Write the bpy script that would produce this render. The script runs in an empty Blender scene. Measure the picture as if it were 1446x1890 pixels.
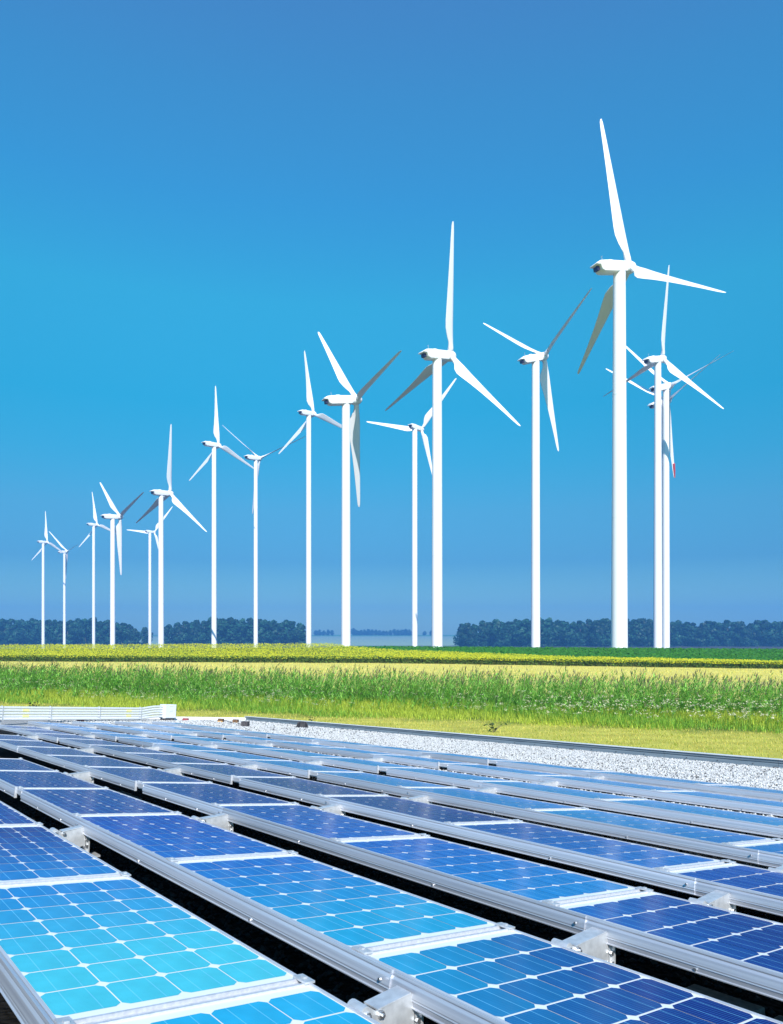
import bpy, bmesh, math, random
import numpy as np
from mathutils import Matrix, Vector

random.seed(11)
rng = np.random.default_rng(7)
C = bpy.context.scene.collection
S = bpy.context.scene
CAM_Z = 4.2
FPX = 1353.93            # focal length in pixels of the 1446 px wide photograph

# ------------------------------------------------------------------ camera
cam = bpy.data.cameras.new('camera')
cam.sensor_fit = 'HORIZONTAL'
cam.sensor_width = 36.0
cam.lens = 36.0 * FPX / 1446
cam.shift_y = 230 / 1446
cam.clip_start = 0.05
cam.clip_end = 9000
cam_o = bpy.data.objects.new('camera', cam)
cam_o.location = (0, 0, CAM_Z)
cam_o.rotation_euler = (math.radians(90), 0, 0)
C.objects.link(cam_o)
S.camera = cam_o

# ------------------------------------------------------------------ sky, sun, exposure
SUN_EL = math.radians(38)
SUN_AZ = math.atan2(0.16, -1.0)          # from +Y, clockwise towards +X: behind the camera, a little right
SKY_STRENGTH = 0.12
world = bpy.data.worlds.new('World')
S.world = world
world.use_nodes = True
nt = world.node_tree
nt.nodes.clear()
out = nt.nodes.new('ShaderNodeOutputWorld')
bg = nt.nodes.new('ShaderNodeBackground')
sky = nt.nodes.new('ShaderNodeTexSky')
sky.sky_type = 'NISHITA'
sky.sun_disc = False
sky.sun_elevation = SUN_EL
sky.sun_rotation = SUN_AZ % (2 * math.pi)
sky.air_density = 1.0
sky.dust_density = 0.3
sky.ozone_density = 3.0
hsv = nt.nodes.new('ShaderNodeHueSaturation')
hsv.inputs['Hue'].default_value = 0.5
hsv.inputs['Saturation'].default_value = 1.0
hsv.inputs['Value'].default_value = 1.0
bg.inputs['Strength'].default_value = SKY_STRENGTH
nt.links.new(sky.outputs[0], hsv.inputs['Color'])
# this sky's own hue by height above the horizon: lavender blue low down, cyan half way, royal blue overhead
SKY_RAMP = [(0.03, (0.29, 0.49, 0.44)), (0.1, (0.135, 0.348, 0.448)), (0.167, (0.155, 0.474, 0.54)), (0.23, (0.10, 0.60, 0.645)), (0.296, (0.07, 0.73, 0.755)), (0.41, (0.148, 1.01, 0.986)), (0.507, (0.213, 0.996, 1.14)), (0.589, (0.31, 1.028, 1.194)), (0.652, (0.42, 1.014, 1.228))]
tcw = nt.nodes.new('ShaderNodeTexCoord'); spw = nt.nodes.new('ShaderNodeSeparateXYZ'); rpw = nt.nodes.new('ShaderNodeValToRGB')
nt.links.new(tcw.outputs['Generated'], spw.inputs[0]); nt.links.new(spw.outputs['Z'], rpw.inputs[0])
while len(rpw.color_ramp.elements) < len(SKY_RAMP): rpw.color_ramp.elements.new(.99)
rpw.color_ramp.interpolation = 'LINEAR'
for e_, (p_, c_) in zip(rpw.color_ramp.elements, SKY_RAMP): e_.position = p_; e_.color = (*c_, 1)
mxw = nt.nodes.new('ShaderNodeMix'); mxw.data_type = 'RGBA'; mxw.blend_type = 'MULTIPLY'; mxw.inputs[0].default_value = 1
nt.links.new(hsv.outputs[0], mxw.inputs[6]); nt.links.new(rpw.outputs[0], mxw.inputs[7])
nt.links.new(mxw.outputs[2], bg.inputs['Color'])
nt.links.new(bg.outputs[0], out.inputs[0])

sun = bpy.data.lights.new('sun', 'SUN')
sun.energy = 4.4
sun.angle = math.radians(0.53)
sun.color = (1.0, 0.965, 0.9)
sun_o = bpy.data.objects.new('sun', sun)
to_sun = Vector((math.sin(SUN_AZ) * math.cos(SUN_EL), math.cos(SUN_AZ) * math.cos(SUN_EL), math.sin(SUN_EL)))
sun_o.rotation_euler = to_sun.to_track_quat('Z', 'Y').to_euler()
sun_o.location = (0, -20, 60)
C.objects.link(sun_o)

S.view_settings.view_transform = 'Standard'
S.view_settings.look = 'None'
S.view_settings.gamma = 1.0
S.view_settings.use_curve_mapping = False
S.view_settings.exposure = 0.6
S.render.engine = 'CYCLES'
S.cycles.max_bounces = 8
S.cycles.transparent_max_bounces = 12
S.cycles.volume_bounces = 0

# ------------------------------------------------------------------ helpers
def link(o, parent=None):
    C.objects.link(o)
    if parent is not None:
        o.parent = parent
    return o

def tag(o, label=None, cat=None, group=None, kind=None):
    if label: o['label'] = label
    if cat: o['category'] = cat
    if group: o['group'] = group
    if kind: o['kind'] = kind
    return o

def empty(name, matrix, label, cat, group=None):
    o = bpy.data.objects.new(name, None)
    o.empty_display_size = 0.1
    C.objects.link(o)
    o.matrix_world = matrix
    return tag(o, label, cat, group)

class MB:
    """collects simple shapes for ONE mesh"""
    def __init__(self):
        self.v = []; self.f = []; self.uv = {}
    def add(self, vs, fs):
        b = len(self.v)
        self.v.extend([tuple(x) for x in vs])
        self.f.extend([tuple(i + b for i in f) for f in fs])
    def box(self, x0, x1, y0, y1, z0, z1):
        self.add([(x0,y0,z0),(x1,y0,z0),(x1,y1,z0),(x0,y1,z0),(x0,y0,z1),(x1,y0,z1),(x1,y1,z1),(x0,y1,z1)],
                 [(0,3,2,1),(4,5,6,7),(0,1,5,4),(1,2,6,5),(2,3,7,6),(3,0,4,7)])
    def prism(self, poly, axis, a, b):
        """polygon (2-D) extruded along axis ('x','y','z') from a to b"""
        n = len(poly)
        def P(p, t):
            if axis == 'x': return (t, p[0], p[1])
            if axis == 'y': return (p[0], t, p[1])
            return (p[0], p[1], t)
        vs = [P(p, a) for p in poly] + [P(p, b) for p in poly]
        fs = [tuple(range(n))[::-1], tuple(range(n, 2*n))]
        fs += [(i, (i+1) % n, n + (i+1) % n, n + i) for i in range(n)]
        self.add(vs, fs)
    def tube(self, pts, r, n=8, cap=True):
        pts = [Vector(p) for p in pts]
        rs = r if isinstance(r, (list, tuple)) else [r] * len(pts)
        vs = []
        for i, p in enumerate(pts):
            d = (pts[min(i+1, len(pts)-1)] - pts[max(i-1, 0)]).normalized()
            up = Vector((0,0,1)) if abs(d.z) < 0.9 else Vector((1,0,0))
            a = d.cross(up).normalized(); c = d.cross(a)
            for k in range(n):
                t = 2*math.pi*k/n
                vs.append(p + rs[i]*(math.cos(t)*a + math.sin(t)*c))
        fs = []
        for i in range(len(pts)-1):
            for k in range(n):
                fs.append((i*n+k, i*n+(k+1) % n, (i+1)*n+(k+1) % n, (i+1)*n+k))
        if cap:
            fs.append(tuple(range(n))[::-1]); fs.append(tuple((len(pts)-1)*n+k for k in range(n)))
        self.add(vs, fs)
    def mesh(self, name, mat=None, smooth=False, bevel=0.0, seg=2):
        me = bpy.data.meshes.new(name)
        me.from_pydata(self.v, [], self.f)
        bm = bmesh.new(); bm.from_mesh(me)
        bmesh.ops.recalc_face_normals(bm, faces=bm.faces)
        if bevel > 0:
            es = [e for e in bm.edges if len(e.link_faces) == 2 and e.calc_face_angle(0) > 0.5]
            bmesh.ops.bevel(bm, geom=es, offset=bevel, segments=seg, affect='EDGES', profile=0.5)
        bm.to_mesh(me); bm.free()
        if smooth:
            me.polygons.foreach_set('use_smooth', [True]*len(me.polygons))
            try: me.set_sharp_from_angle(angle=math.radians(40))
            except Exception: pass
        if mat: me.materials.append(mat)
        return me
    def obj(self, name, mat, parent=None, **k):
        return link(bpy.data.objects.new(name, self.mesh(name, mat, **k)), parent)

def np_mesh(name, V, F, mat, tint=None, smooth=False):
    """V (n,3), F (m,k) numpy, optional per-vertex tint (n,3) used as base colour"""
    me = bpy.data.meshes.new(name)
    V = np.ascontiguousarray(V, dtype=np.float32); F = np.ascontiguousarray(F, dtype=np.int32)
    m, k = F.shape
    me.vertices.add(len(V)); me.vertices.foreach_set('co', V.ravel())
    me.loops.add(m*k); me.loops.foreach_set('vertex_index', F.ravel())
    me.polygons.add(m)
    me.polygons.foreach_set('loop_start', np.arange(0, m*k, k, dtype=np.int32))
    me.polygons.foreach_set('loop_total', np.full(m, k, dtype=np.int32))
    me.update(calc_edges=True)
    if tint is not None:
        at = me.color_attributes.new('tint', 'FLOAT_COLOR', 'POINT')
        t4 = np.concatenate([tint, np.ones((len(tint), 1))], 1).astype(np.float32)
        at.data.foreach_set('color', t4.ravel())
    if smooth:
        me.polygons.foreach_set('use_smooth', np.ones(m, dtype=bool))
    me.materials.append(mat)
    return me

# ------------------------------------------------------------------ materials
def new_mat(name):
    m = bpy.data.materials.new(name); m.use_nodes = True
    n = m.node_tree
    return m, n, n.nodes['Principled BSDF']

def N(n, t, **k):
    x = n.nodes.new(t)
    for a, b in k.items(): setattr(x, a, b)
    return x

def mottled(name, c1, c2, scale, rough=0.6, metal=0.0, spec=0.4, bump=0.0, detail=4, stretch=None, coords='Object', coat=0.0, bscale=None):
    m, n, p = new_mat(name)
    tc = N(n, 'ShaderNodeTexCoord'); no = N(n, 'ShaderNodeTexNoise'); cr = N(n, 'ShaderNodeValToRGB')
    src = tc.outputs[coords]
    if stretch:
        mp = N(n, 'ShaderNodeMapping'); mp.inputs['Scale'].default_value = stretch
        n.links.new(src, mp.inputs[0]); src = mp.outputs[0]
    n.links.new(src, no.inputs['Vector'])
    no.inputs['Scale'].default_value = scale; no.inputs['Detail'].default_value = detail
    cr.color_ramp.elements[0].position = 0.3; cr.color_ramp.elements[1].position = 0.7
    cr.color_ramp.elements[0].color = (*c1, 1); cr.color_ramp.elements[1].color = (*c2, 1)
    n.links.new(no.outputs[0], cr.inputs[0]); n.links.new(cr.outputs[0], p.inputs['Base Color'])
    p.inputs['Roughness'].default_value = rough; p.inputs['Metallic'].default_value = metal
    p.inputs['Specular IOR Level'].default_value = spec
    p.inputs['Coat Weight'].default_value = coat
    if bump:
        b = N(n, 'ShaderNodeBump'); b.inputs['Strength'].default_value = bump
        if bscale:
            n2 = N(n, 'ShaderNodeTexNoise'); n2.inputs['Scale'].default_value = bscale
            n.links.new(src, n2.inputs['Vector']); n.links.new(n2.outputs[0], b.inputs['Height'])
        else:
            n.links.new(no.outputs[0], b.inputs['Height'])
        n.links.new(b.outputs[0], p.inputs['Normal'])
    return m

def leafy(name, trans=0.3, gain=1.0, tr_tint=(1.2, 1.15, 0.5)):
    """leaf material: colour from the leaf's own tint, a share of the light passing through"""
    m = bpy.data.materials.new(name); m.use_nodes = True
    n = m.node_tree; n.nodes.clear()
    o = N(n, 'ShaderNodeOutputMaterial'); at = N(n, 'ShaderNodeAttribute'); at.attribute_name = 'tint'
    d = N(n, 'ShaderNodeBsdfPrincipled'); t = N(n, 'ShaderNodeBsdfTranslucent'); mx = N(n, 'ShaderNodeMixShader')
    mu = N(n, 'ShaderNodeMix'); mu.data_type = 'RGBA'; mu.blend_type = 'MULTIPLY'; mu.inputs[0].default_value = 1
    mu.inputs[7].default_value = (*tr_tint, 1)
    n.links.new(at.outputs['Color'], d.inputs['Base Color'])
    n.links.new(at.outputs['Color'], mu.inputs[6]); n.links.new(mu.outputs[2], t.inputs['Color'])
    d.inputs['Roughness'].default_value = 0.55; d.inputs['Specular IOR Level'].default_value = 0.25
    mx.inputs[0].default_value = trans
    n.links.new(d.outputs[0], mx.inputs[1]); n.links.new(t.outputs[0], mx.inputs[2]); n.links.new(mx.outputs[0], o.inputs[0])
    return m

M = {}
M['alu'] = mottled('brushed_aluminium', (.48, .50, .57), (.68, .70, .76), 3.0, rough=.4, metal=.5, stretch=(.35, 40, 40), spec=.5)
n_ = M['alu'].node_tree
oi_ = N(n_, 'ShaderNodeObjectInfo'); mr_ = N(n_, 'ShaderNodeMapRange'); mr_.inputs[3].default_value = .78; mr_.inputs[4].default_value = 1.12
hs_ = N(n_, 'ShaderNodeHueSaturation'); p_ = n_.nodes['Principled BSDF']
src_ = p_.inputs['Base Color'].links[0].from_socket
n_.links.new(oi_.outputs['Random'], mr_.inputs[0]); n_.links.new(mr_.outputs[0], hs_.inputs['Value'])
n_.links.new(src_, hs_.inputs['Color']); n_.links.new(hs_.outputs[0], p_.inputs['Base Color'])
M['alu_frame'] = mottled('anodised_frame', (.50, .51, .55), (.64, .65, .69), 6.0, rough=.4, metal=.3, stretch=(.6, 12, 12))
M['galv'] = mottled('galvanised_steel', (.50, .51, .53), (.72, .73, .75), 26.0, rough=.45, metal=.5)
M['bolt'] = mottled('bolt_steel', (.55, .55, .56), (.7, .7, .72), 60.0, rough=.3, metal=.9)
M['backsheet'] = mottled('white_backsheet', (.80, .82, .84), (.86, .87, .88), 8.0, rough=.2, spec=.3)
M['turbine'] = mottled('turbine_white_paint', (.82, .80, .83), (.88, .86, .89), .25, rough=.38, spec=.4, stretch=(1, 1, .12))
M['vent_dark'] = mottled('dark_vent', (.012, .012, .04), (.05, .03, .10), 3.0, rough=.4)
M['red_tip'] = mottled('red_paint', (.6, .05, .05), (.65, .08, .08), 2.0, rough=.4)
M['grey_metal'] = mottled('weathered_grey_flashing', (.13, .17, .21), (.24, .29, .33), 5.0, rough=.5, metal=.2, stretch=(.35, 6, 14))
M['cap'] = mottled('pale_coping_metal', (.70, .72, .74), (.84, .85, .86), 5.0, rough=.4, metal=.2, stretch=(.3, 4, 4))
M['white_curb'] = mottled('white_painted_curb', (.68, .68, .68), (.80, .80, .79), 6.0, rough=.7)
M['conduit'] = mottled('conduit_zinc', (.72, .73, .75), (.84, .85, .86), 6.0, rough=.38, metal=.3, stretch=(6, .5, 6))
M['box_grey'] = mottled('pale_grey_enclosure', (.66, .69, .74), (.74, .76, .80), 4.0, rough=.45)
M['yellow'] = mottled('yellow_label', (.74, .71, .30), (.80, .77, .36), 8.0, rough=.6)
M['black_rub'] = mottled('black_rubber', (.012, .012, .014), (.04, .04, .045), 20.0, rough=.6)
M['brown'] = mottled('brown_wood_block', (.09, .05, .03), (.20, .11, .06), 30.0, rough=.8)
M['orange'] = mottled('orange_strip', (.75, .36, .03), (.80, .42, .05), 8.0, rough=.6)
M['dark_box'] = mottled('dark_grey_block', (.035, .032, .035), (.09, .08, .085), 20.0, rough=.7)
M['red_block'] = mottled('dull_red_block', (.26, .05, .06), (.36, .08, .09), 20.0, rough=.8)
M['concrete'] = mottled('concrete', (.22, .22, .21), (.36, .35, .34), 40.0, rough=.9, bump=.3)
M['leaf'] = leafy('leaf', .42)
M['tree_leaf'] = leafy('tree_leaf', .22, tr_tint=(1.0, 1.1, .8))
M['bark'] = mottled('bark', (.07, .06, .05), (.15, .13, .11), 3.0, rough=.9, stretch=(4, 4, .5))

# pebbles: colour from each pebble's tint
m, n, p = new_mat('pebble_stone')
at = N(n, 'ShaderNodeAttribute'); at.attribute_name = 'tint'
n.links.new(at.outputs['Color'], p.inputs['Base Color']); p.inputs['Roughness'].default_value = .8
p.inputs['Specular IOR Level'].default_value = .25
M['pebble'] = m

# roof bed under the pebbles: pale stones with dark joints
m, n, p = new_mat('gravel_bed')
tc = N(n, 'ShaderNodeTexCoord'); vo = N(n, 'ShaderNodeTexVoronoi'); cr = N(n, 'ShaderNodeValToRGB')
vo.inputs['Scale'].default_value = 38; vo.feature = 'F1'
n.links.new(tc.outputs['Object'], vo.inputs['Vector'])
no = N(n, 'ShaderNodeTexNoise'); no.inputs['Scale'].default_value = 60; no.inputs['Detail'].default_value = 3
n.links.new(tc.outputs['Object'], no.inputs['Vector'])
cr.color_ramp.elements[0].position = .3; cr.color_ramp.elements[0].color = (.60, .59, .58, 1)
cr.color_ramp.elements[1].position = .75; cr.color_ramp.elements[1].color = (.24, .23, .23, 1)
n.links.new(vo.outputs['Distance'], cr.inputs[0])
mx = N(n, 'ShaderNodeMix'); mx.data_type = 'RGBA'; mx.blend_type = 'MULTIPLY'; mx.inputs[0].default_value = .35
# grit under the first rows painted near-black as gap shade; pale stone beyond
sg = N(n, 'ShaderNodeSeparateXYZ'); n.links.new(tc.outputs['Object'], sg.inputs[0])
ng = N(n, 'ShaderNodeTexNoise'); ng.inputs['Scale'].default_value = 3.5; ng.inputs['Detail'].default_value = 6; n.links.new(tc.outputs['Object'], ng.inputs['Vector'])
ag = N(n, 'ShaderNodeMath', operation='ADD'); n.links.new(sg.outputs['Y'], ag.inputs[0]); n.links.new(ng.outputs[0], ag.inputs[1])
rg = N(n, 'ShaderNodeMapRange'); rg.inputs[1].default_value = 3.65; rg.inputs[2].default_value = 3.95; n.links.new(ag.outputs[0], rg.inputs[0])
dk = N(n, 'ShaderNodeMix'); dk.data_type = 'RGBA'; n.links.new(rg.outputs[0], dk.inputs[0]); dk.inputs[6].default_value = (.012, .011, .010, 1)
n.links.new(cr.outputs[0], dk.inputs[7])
n.links.new(dk.outputs[2], mx.inputs[6]); n.links.new(no.outputs[0], mx.inputs[7])
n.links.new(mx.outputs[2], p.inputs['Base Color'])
bp = N(n, 'ShaderNodeBump'); bp.inputs['Strength'].default_value = .8; bp.invert = True; bp.inputs['Distance'].default_value = .02
n.links.new(vo.outputs['Distance'], bp.inputs['Height']); n.links.new(bp.outputs[0], p.inputs['Normal'])
p.inputs['Roughness'].default_value = .9; p.inputs['Specular IOR Level'].default_value = .1
M['gravel'] = m

# solar cell: colour of the single cell from the object, busbars and finger lines from the cell's UV
m, n, p = new_mat('solar_cell')
oi = N(n, 'ShaderNodeObjectInfo'); uv = N(n, 'ShaderNodeUVMap'); uv.uv_map = 'UVMap'
sp = N(n, 'ShaderNodeSeparateXYZ'); n.links.new(uv.outputs[0], sp.inputs[0])
def line_at(pos, half):
    a = N(n, 'ShaderNodeMath', operation='SUBTRACT'); n.links.new(sp.outputs['Y'], a.inputs[0]); a.inputs[1].default_value = pos
    b = N(n, 'ShaderNodeMath', operation='ABSOLUTE'); n.links.new(a.outputs[0], b.inputs[0])
    c = N(n, 'ShaderNodeMath', operation='LESS_THAN'); n.links.new(b.outputs[0], c.inputs[0]); c.inputs[1].default_value = half
    return c
l1 = line_at(.30, .007); l2 = line_at(.70, .007)
ad = N(n, 'ShaderNodeMath', operation='ADD'); n.links.new(l1.outputs[0], ad.inputs[0]); n.links.new(l2.outputs[0], ad.inputs[1])
mu = N(n, 'ShaderNodeMath', operation='MULTIPLY'); n.links.new(sp.outputs['X'], mu.inputs[0]); mu.inputs[1].default_value = 20*2*math.pi
si = N(n, 'ShaderNodeMath', operation='SINE'); n.links.new(mu.outputs[0], si.inputs[0])
gt = N(n, 'ShaderNodeMath', operation='GREATER_THAN'); n.links.new(si.outputs[0], gt.inputs[0]); gt.inputs[1].default_value = .82
fm = N(n, 'ShaderNodeMath', operation='MULTIPLY'); n.links.new(gt.outputs[0], fm.inputs[0]); fm.inputs[1].default_value = .34
c0 = N(n, 'ShaderNodeMix'); c0.data_type = 'RGBA'; n.links.new(fm.outputs[0], c0.inputs[0])
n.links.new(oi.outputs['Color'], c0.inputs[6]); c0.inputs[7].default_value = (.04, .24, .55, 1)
bm_ = N(n, 'ShaderNodeMath', operation='MULTIPLY'); n.links.new(ad.outputs[0], bm_.inputs[0]); bm_.inputs[1].default_value = .6
c1 = N(n, 'ShaderNodeMix'); c1.data_type = 'RGBA'; n.links.new(bm_.outputs[0], c1.inputs[0])
n.links.new(c0.outputs[2], c1.inputs[6]); c1.inputs[7].default_value = (.20, .58, .80, 1)
tc = N(n, 'ShaderNodeTexCoord'); no = N(n, 'ShaderNodeTexNoise'); no.inputs['Scale'].default_value = 9
n.links.new(tc.outputs['Object'], no.inputs['Vector'])
hs = N(n, 'ShaderNodeHueSaturation'); mr = N(n, 'ShaderNodeMapRange'); mr.inputs[3].default_value = .80; mr.inputs[4].default_value = 1.20
n.links.new(no.outputs[0], mr.inputs[0]); n.links.new(mr.outputs[0], hs.inputs['Value']); n.links.new(c1.outputs[2], hs.inputs['Color'])
n.links.new(hs.outputs[0], p.inputs['Base Color'])
p.inputs['Roughness'].default_value = .16; p.inputs['IOR'].default_value = 1.3
p.inputs['Specular IOR Level'].default_value = .03
M['cell'] = m

# turf and fields: colour from the sheet's own tint with fine variation
m, n, p = new_mat('field_ground')
at = N(n, 'ShaderNodeAttribute'); at.attribute_name = 'tint'
tc = N(n, 'ShaderNodeTexCoord'); n1 = N(n, 'ShaderNodeTexNoise'); n1.inputs['Scale'].default_value = 1.3; n1.inputs['Detail'].default_value = 8
mp = N(n, 'ShaderNodeMapping'); mp.inputs['Scale'].default_value = (.35, 1, 1)
n.links.new(tc.outputs['Object'], mp.inputs[0]); n.links.new(mp.outputs[0], n1.inputs['Vector'])
mr = N(n, 'ShaderNodeMapRange'); mr.inputs[1].default_value = .25; mr.inputs[2].default_value = .75; mr.inputs[3].default_value = .72; mr.inputs[4].default_value = 1.25
n.links.new(n1.outputs[0], mr.inputs[0])
hs = N(n, 'ShaderNodeHueSaturation'); n.links.new(mr.outputs[0], hs.inputs['Value']); n.links.new(at.outputs['Color'], hs.inputs['Color'])
n.links.new(hs.outputs[0], p.inputs['Base Color']); p.inputs['Roughness'].default_value = .95; p.inputs['Specular IOR Level'].default_value = .05
M['field'] = m

# ------------------------------------------------------------------ terrain
def sunflower_far(X):
    return np.interp(X, [-14, -9.4, 0, 30.5, 59.8, 90], [167, 155, 138, 119, 112, 108])
def ground_z(X, Y):
    X = np.asarray(X, float); Y = np.asarray(Y, float)
    q = Y + .123*np.clip(X, -120, 120)
    z = .034*np.clip(q - 112, 0, None)
    z = z - .011*np.clip(X, 0, 120)*np.clip((Y-60)/50, 0, 1)
    zc = .034*np.clip(166 + .123*np.clip(X, -120, 120) - 112, 0, None) - .011*np.clip(X, 0, 120)
    fall = zc - np.clip((Y-166)/84, 0, 1)*(zc + 9.0)
    z = np.where(Y > 166, fall, z)
    hill = -9 + .00966*np.clip(Y-950, 0, 2050)
    return np.where(Y > 250, hill, z)

xs = np.concatenate([[-3600, -2600, -1800, -1200, -800, -500, -320, -220], np.arange(-160, 161, 2.0), [220, 320, 500, 800, 1200, 1800, 2600, 3600]])
ys_ = np.concatenate([[-420, -150, -60, -20], np.arange(0, 252, 1.5), [270, 300, 360, 440, 560, 700, 850, 950, 1050, 1200, 1500, 1900, 2300, 2500, 2700, 3000, 3500]])
GX, GY = np.meshgrid(xs, ys_)
GZ = ground_z(GX, GY)
W_ = GY + .35*np.clip(GX, -40, 30)
Q_ = GY + .123*np.clip(GX, -120, 120)
tint = np.zeros(GX.shape + (3,))
tint[:] = (.46, .43, .085)
def zone(mask, c): tint[mask] = c
zone(W_ > 37.5, (.10, .16, .03))
zone((W_ > 56) & (Q_ < 114), (.66, .57, .15))
zone((Q_ >= 114), (.10, .12, .02))
zone((Q_ >= 114) & (GY > sunflower_far(GX)), (.055, .20, .02))
zone(GY > 175, (.075, .073, .07))
zone(GY > 1000, (.26, .37, .31))
zone(GY > 2450, (.11, .28, .13))
V = np.stack([GX, GY, GZ], -1).reshape(-1, 3)
nx, ny = len(xs), len(ys_)
ii = (np.arange(ny-1)[:, None]*nx + np.arange(nx-1)[None, :]).ravel()
F = np.stack([ii, ii+1, ii+nx+1, ii+nx], 1)
g = link(bpy.data.objects.new('ground', np_mesh('ground', V, F, M['field'], tint.reshape(-1, 3), smooth=True)))
tag(g, kind='structure')

# ------------------------------------------------------------------ roof frame: rows run along local x, panels fall along local y
PITCH = 0.16
RF = np.array([[0.6312198, 0.77499074, 0.03083692], [-0.77425526, 0.62728022, 0.08395421], [0.04572034, -0.0768692, 0.99599236]])
RO = np.array([-20.6452, 29.8588, -6.6548])*PITCH + np.array([0, 0, CAM_Z])
MR = Matrix([[*RF[0], RO[0]], [*RF[1], RO[1]], [*RF[2], RO[2]], [0, 0, 0, 1]])
def roof_m(u, y, h=0.0, rx=0.0, rz=0.0):
    return MR @ Matrix.Translation((u*PITCH, y*PITCH, h*PITCH)) @ Matrix.Rotation(rz, 4, 'Z') @ Matrix.Rotation(rx, 4, 'X')
def floor_h(u, y):
    y = np.asarray(y, float); u = np.asarray(u, float)
    a = np.interp(y, [-30, 11, 20, 29, 36, 80], [-1.75, -1.70, -1.15, -.62, -.5, -.42])
    return a
P_ = PITCH
def edge_u(y): return -94 - (66 - y)*.2      # far end of the roof
# roof deck: gravel bed with sides down to the ground
us = np.linspace(0, 1, 90); yv = np.concatenate([np.linspace(-26, 10, 10), np.linspace(11, 40, 30), np.linspace(41, 67, 14)])
rv = []
for y in yv:
    for t in us:
        u = edge_u(y)*(1-t) + 58*t
        rv.append((u*P_, y*P_, float(floor_h(u, y))*P_ + .006*math.sin(u*1.7+y)*math.cos(y*2.1-u*.6)))
nu, nyv = len(us), len(yv)
rf = [(j*nu+i, j*nu+i+1, (j+1)*nu+i+1, (j+1)*nu+i) for j in range(nyv-1) for i in range(nu-1)]
rim = [i for i in range(nu)] + [j*nu+nu-1 for j in range(1, nyv)] + [(nyv-1)*nu+i for i in range(nu-2, -1, -1)] + [j*nu for j in range(nyv-2, 0, -1)]
b0 = len(rv)
for i in rim:
    x, y, z = rv[i]; rv.append((x, y, z-4.5))
k_ = len(rim)
rf += [(rim[i], b0+i, b0+(i+1) % k_, rim[(i+1) % k_]) for i in range(k_)]
me = bpy.data.meshes.new('roof'); me.from_pydata(rv, [], rf); me.materials.append(M['gravel']); me.update()
roof = link(bpy.data.objects.new('roof', me)); roof.matrix_world = MR; tag(roof, kind='structure')

# loose pebbles lying on the roof
def pebbles():
    pts = []
    def scatter(n, u0, u1, y0, y1, r0, r1):
        u = rng.uniform(u0, u1, n); y = rng.uniform(y0, y1, n); r = rng.uniform(r0, r1, n)
        ok = u > edge_u(y) + 1.5
        pts.append(np.stack([u, y, r], 1)[ok])
    scatter(85000, -50, 22, 36, 66.3, .045, .10)
    scatter(18000, -98, -50, 30, 66.3, .07, .14)
    scatter(14000, -40, 34, 25, 36, .06, .12)
    scatter(10000, -20, 34, 19, 25, .06, .12)
    scatter(16000, -6, 34, 3, 21, .05, .11)
    A = np.concatenate(pts)
    n = len(A)
    base = np.array([[1,0,0],[0,1,0],[-1,0,0],[0,-1,0],[0,0,1],[0,0,-1]], float)
    fc = np.array([[0,1,4],[1,2,4],[2,3,4],[3,0,4],[1,0,5],[2,1,5],[3,2,5],[0,3,5]])
    th = rng.uniform(0, 6.28, n); sc = rng.uniform(.7, 1.3, (n, 3)); sc[:, 2] *= .8
    v = base[None]*sc[:, None, :] + rng.normal(0, .12, (n, 6, 3))
    x = v[..., 0]*np.cos(th)[:, None] - v[..., 1]*np.sin(th)[:, None]
    yy = v[..., 0]*np.sin(th)[:, None] + v[..., 1]*np.cos(th)[:, None]
    v = np.stack([x, yy, v[..., 2]], -1)*A[:, 2][:, None, None]
    v += np.stack([A[:, 0], A[:, 1], floor_h(A[:, 0], A[:, 1]) + .25*A[:, 2]], 1)[:, None, :]
    F = (fc[None] + (np.arange(n)*6)[:, None, None]).reshape(-1, 3)
    g = np.where(rng.random(n) < .14, rng.uniform(.03, .2, n), rng.uniform(.42, .72, n))
    g = np.where(A[:, 1] + rng.normal(0, .5, n) < 20.5, rng.uniform(.012, .06, n), g)  # pebbles of the near rows painted almost black to carry the gap shade
    t = np.stack([g*1.0, g*.985, g*.97], 1)
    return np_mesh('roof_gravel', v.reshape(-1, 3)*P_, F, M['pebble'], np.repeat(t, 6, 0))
pg = link(bpy.data.objects.new('roof_gravel', pebbles())); pg.matrix_world = MR
tag(pg, 'pale gravel pebbles covering the flat roof', 'gravel', kind='stuff')

# ------------------------------------------------------------------ solar panels
TILT = 0.055
ROW_Y = [0, 5.3, 10.98, 16.66, 22.45, 28.5, 34.88, 40.85]
SEP = [25.3, 25.2, 25.1, 24.6, 23.7, 23.05, 22.3, 21.7]
PAN = 8.95; LEN = 8.75; WID = 4.12
FIRST = [-4, -5, -8, -10, -11, -11, -11, -11]
ORD = ['first', 'second', 'third', 'fourth', 'fifth', 'sixth', 'seventh', 'eighth', 'ninth', 'tenth', 'eleventh', 'twelfth']

def srgb(c): return tuple(((x/255+.055)/1.055)**2.4 if x > 10 else x/255/12.92 for x in c)
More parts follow.
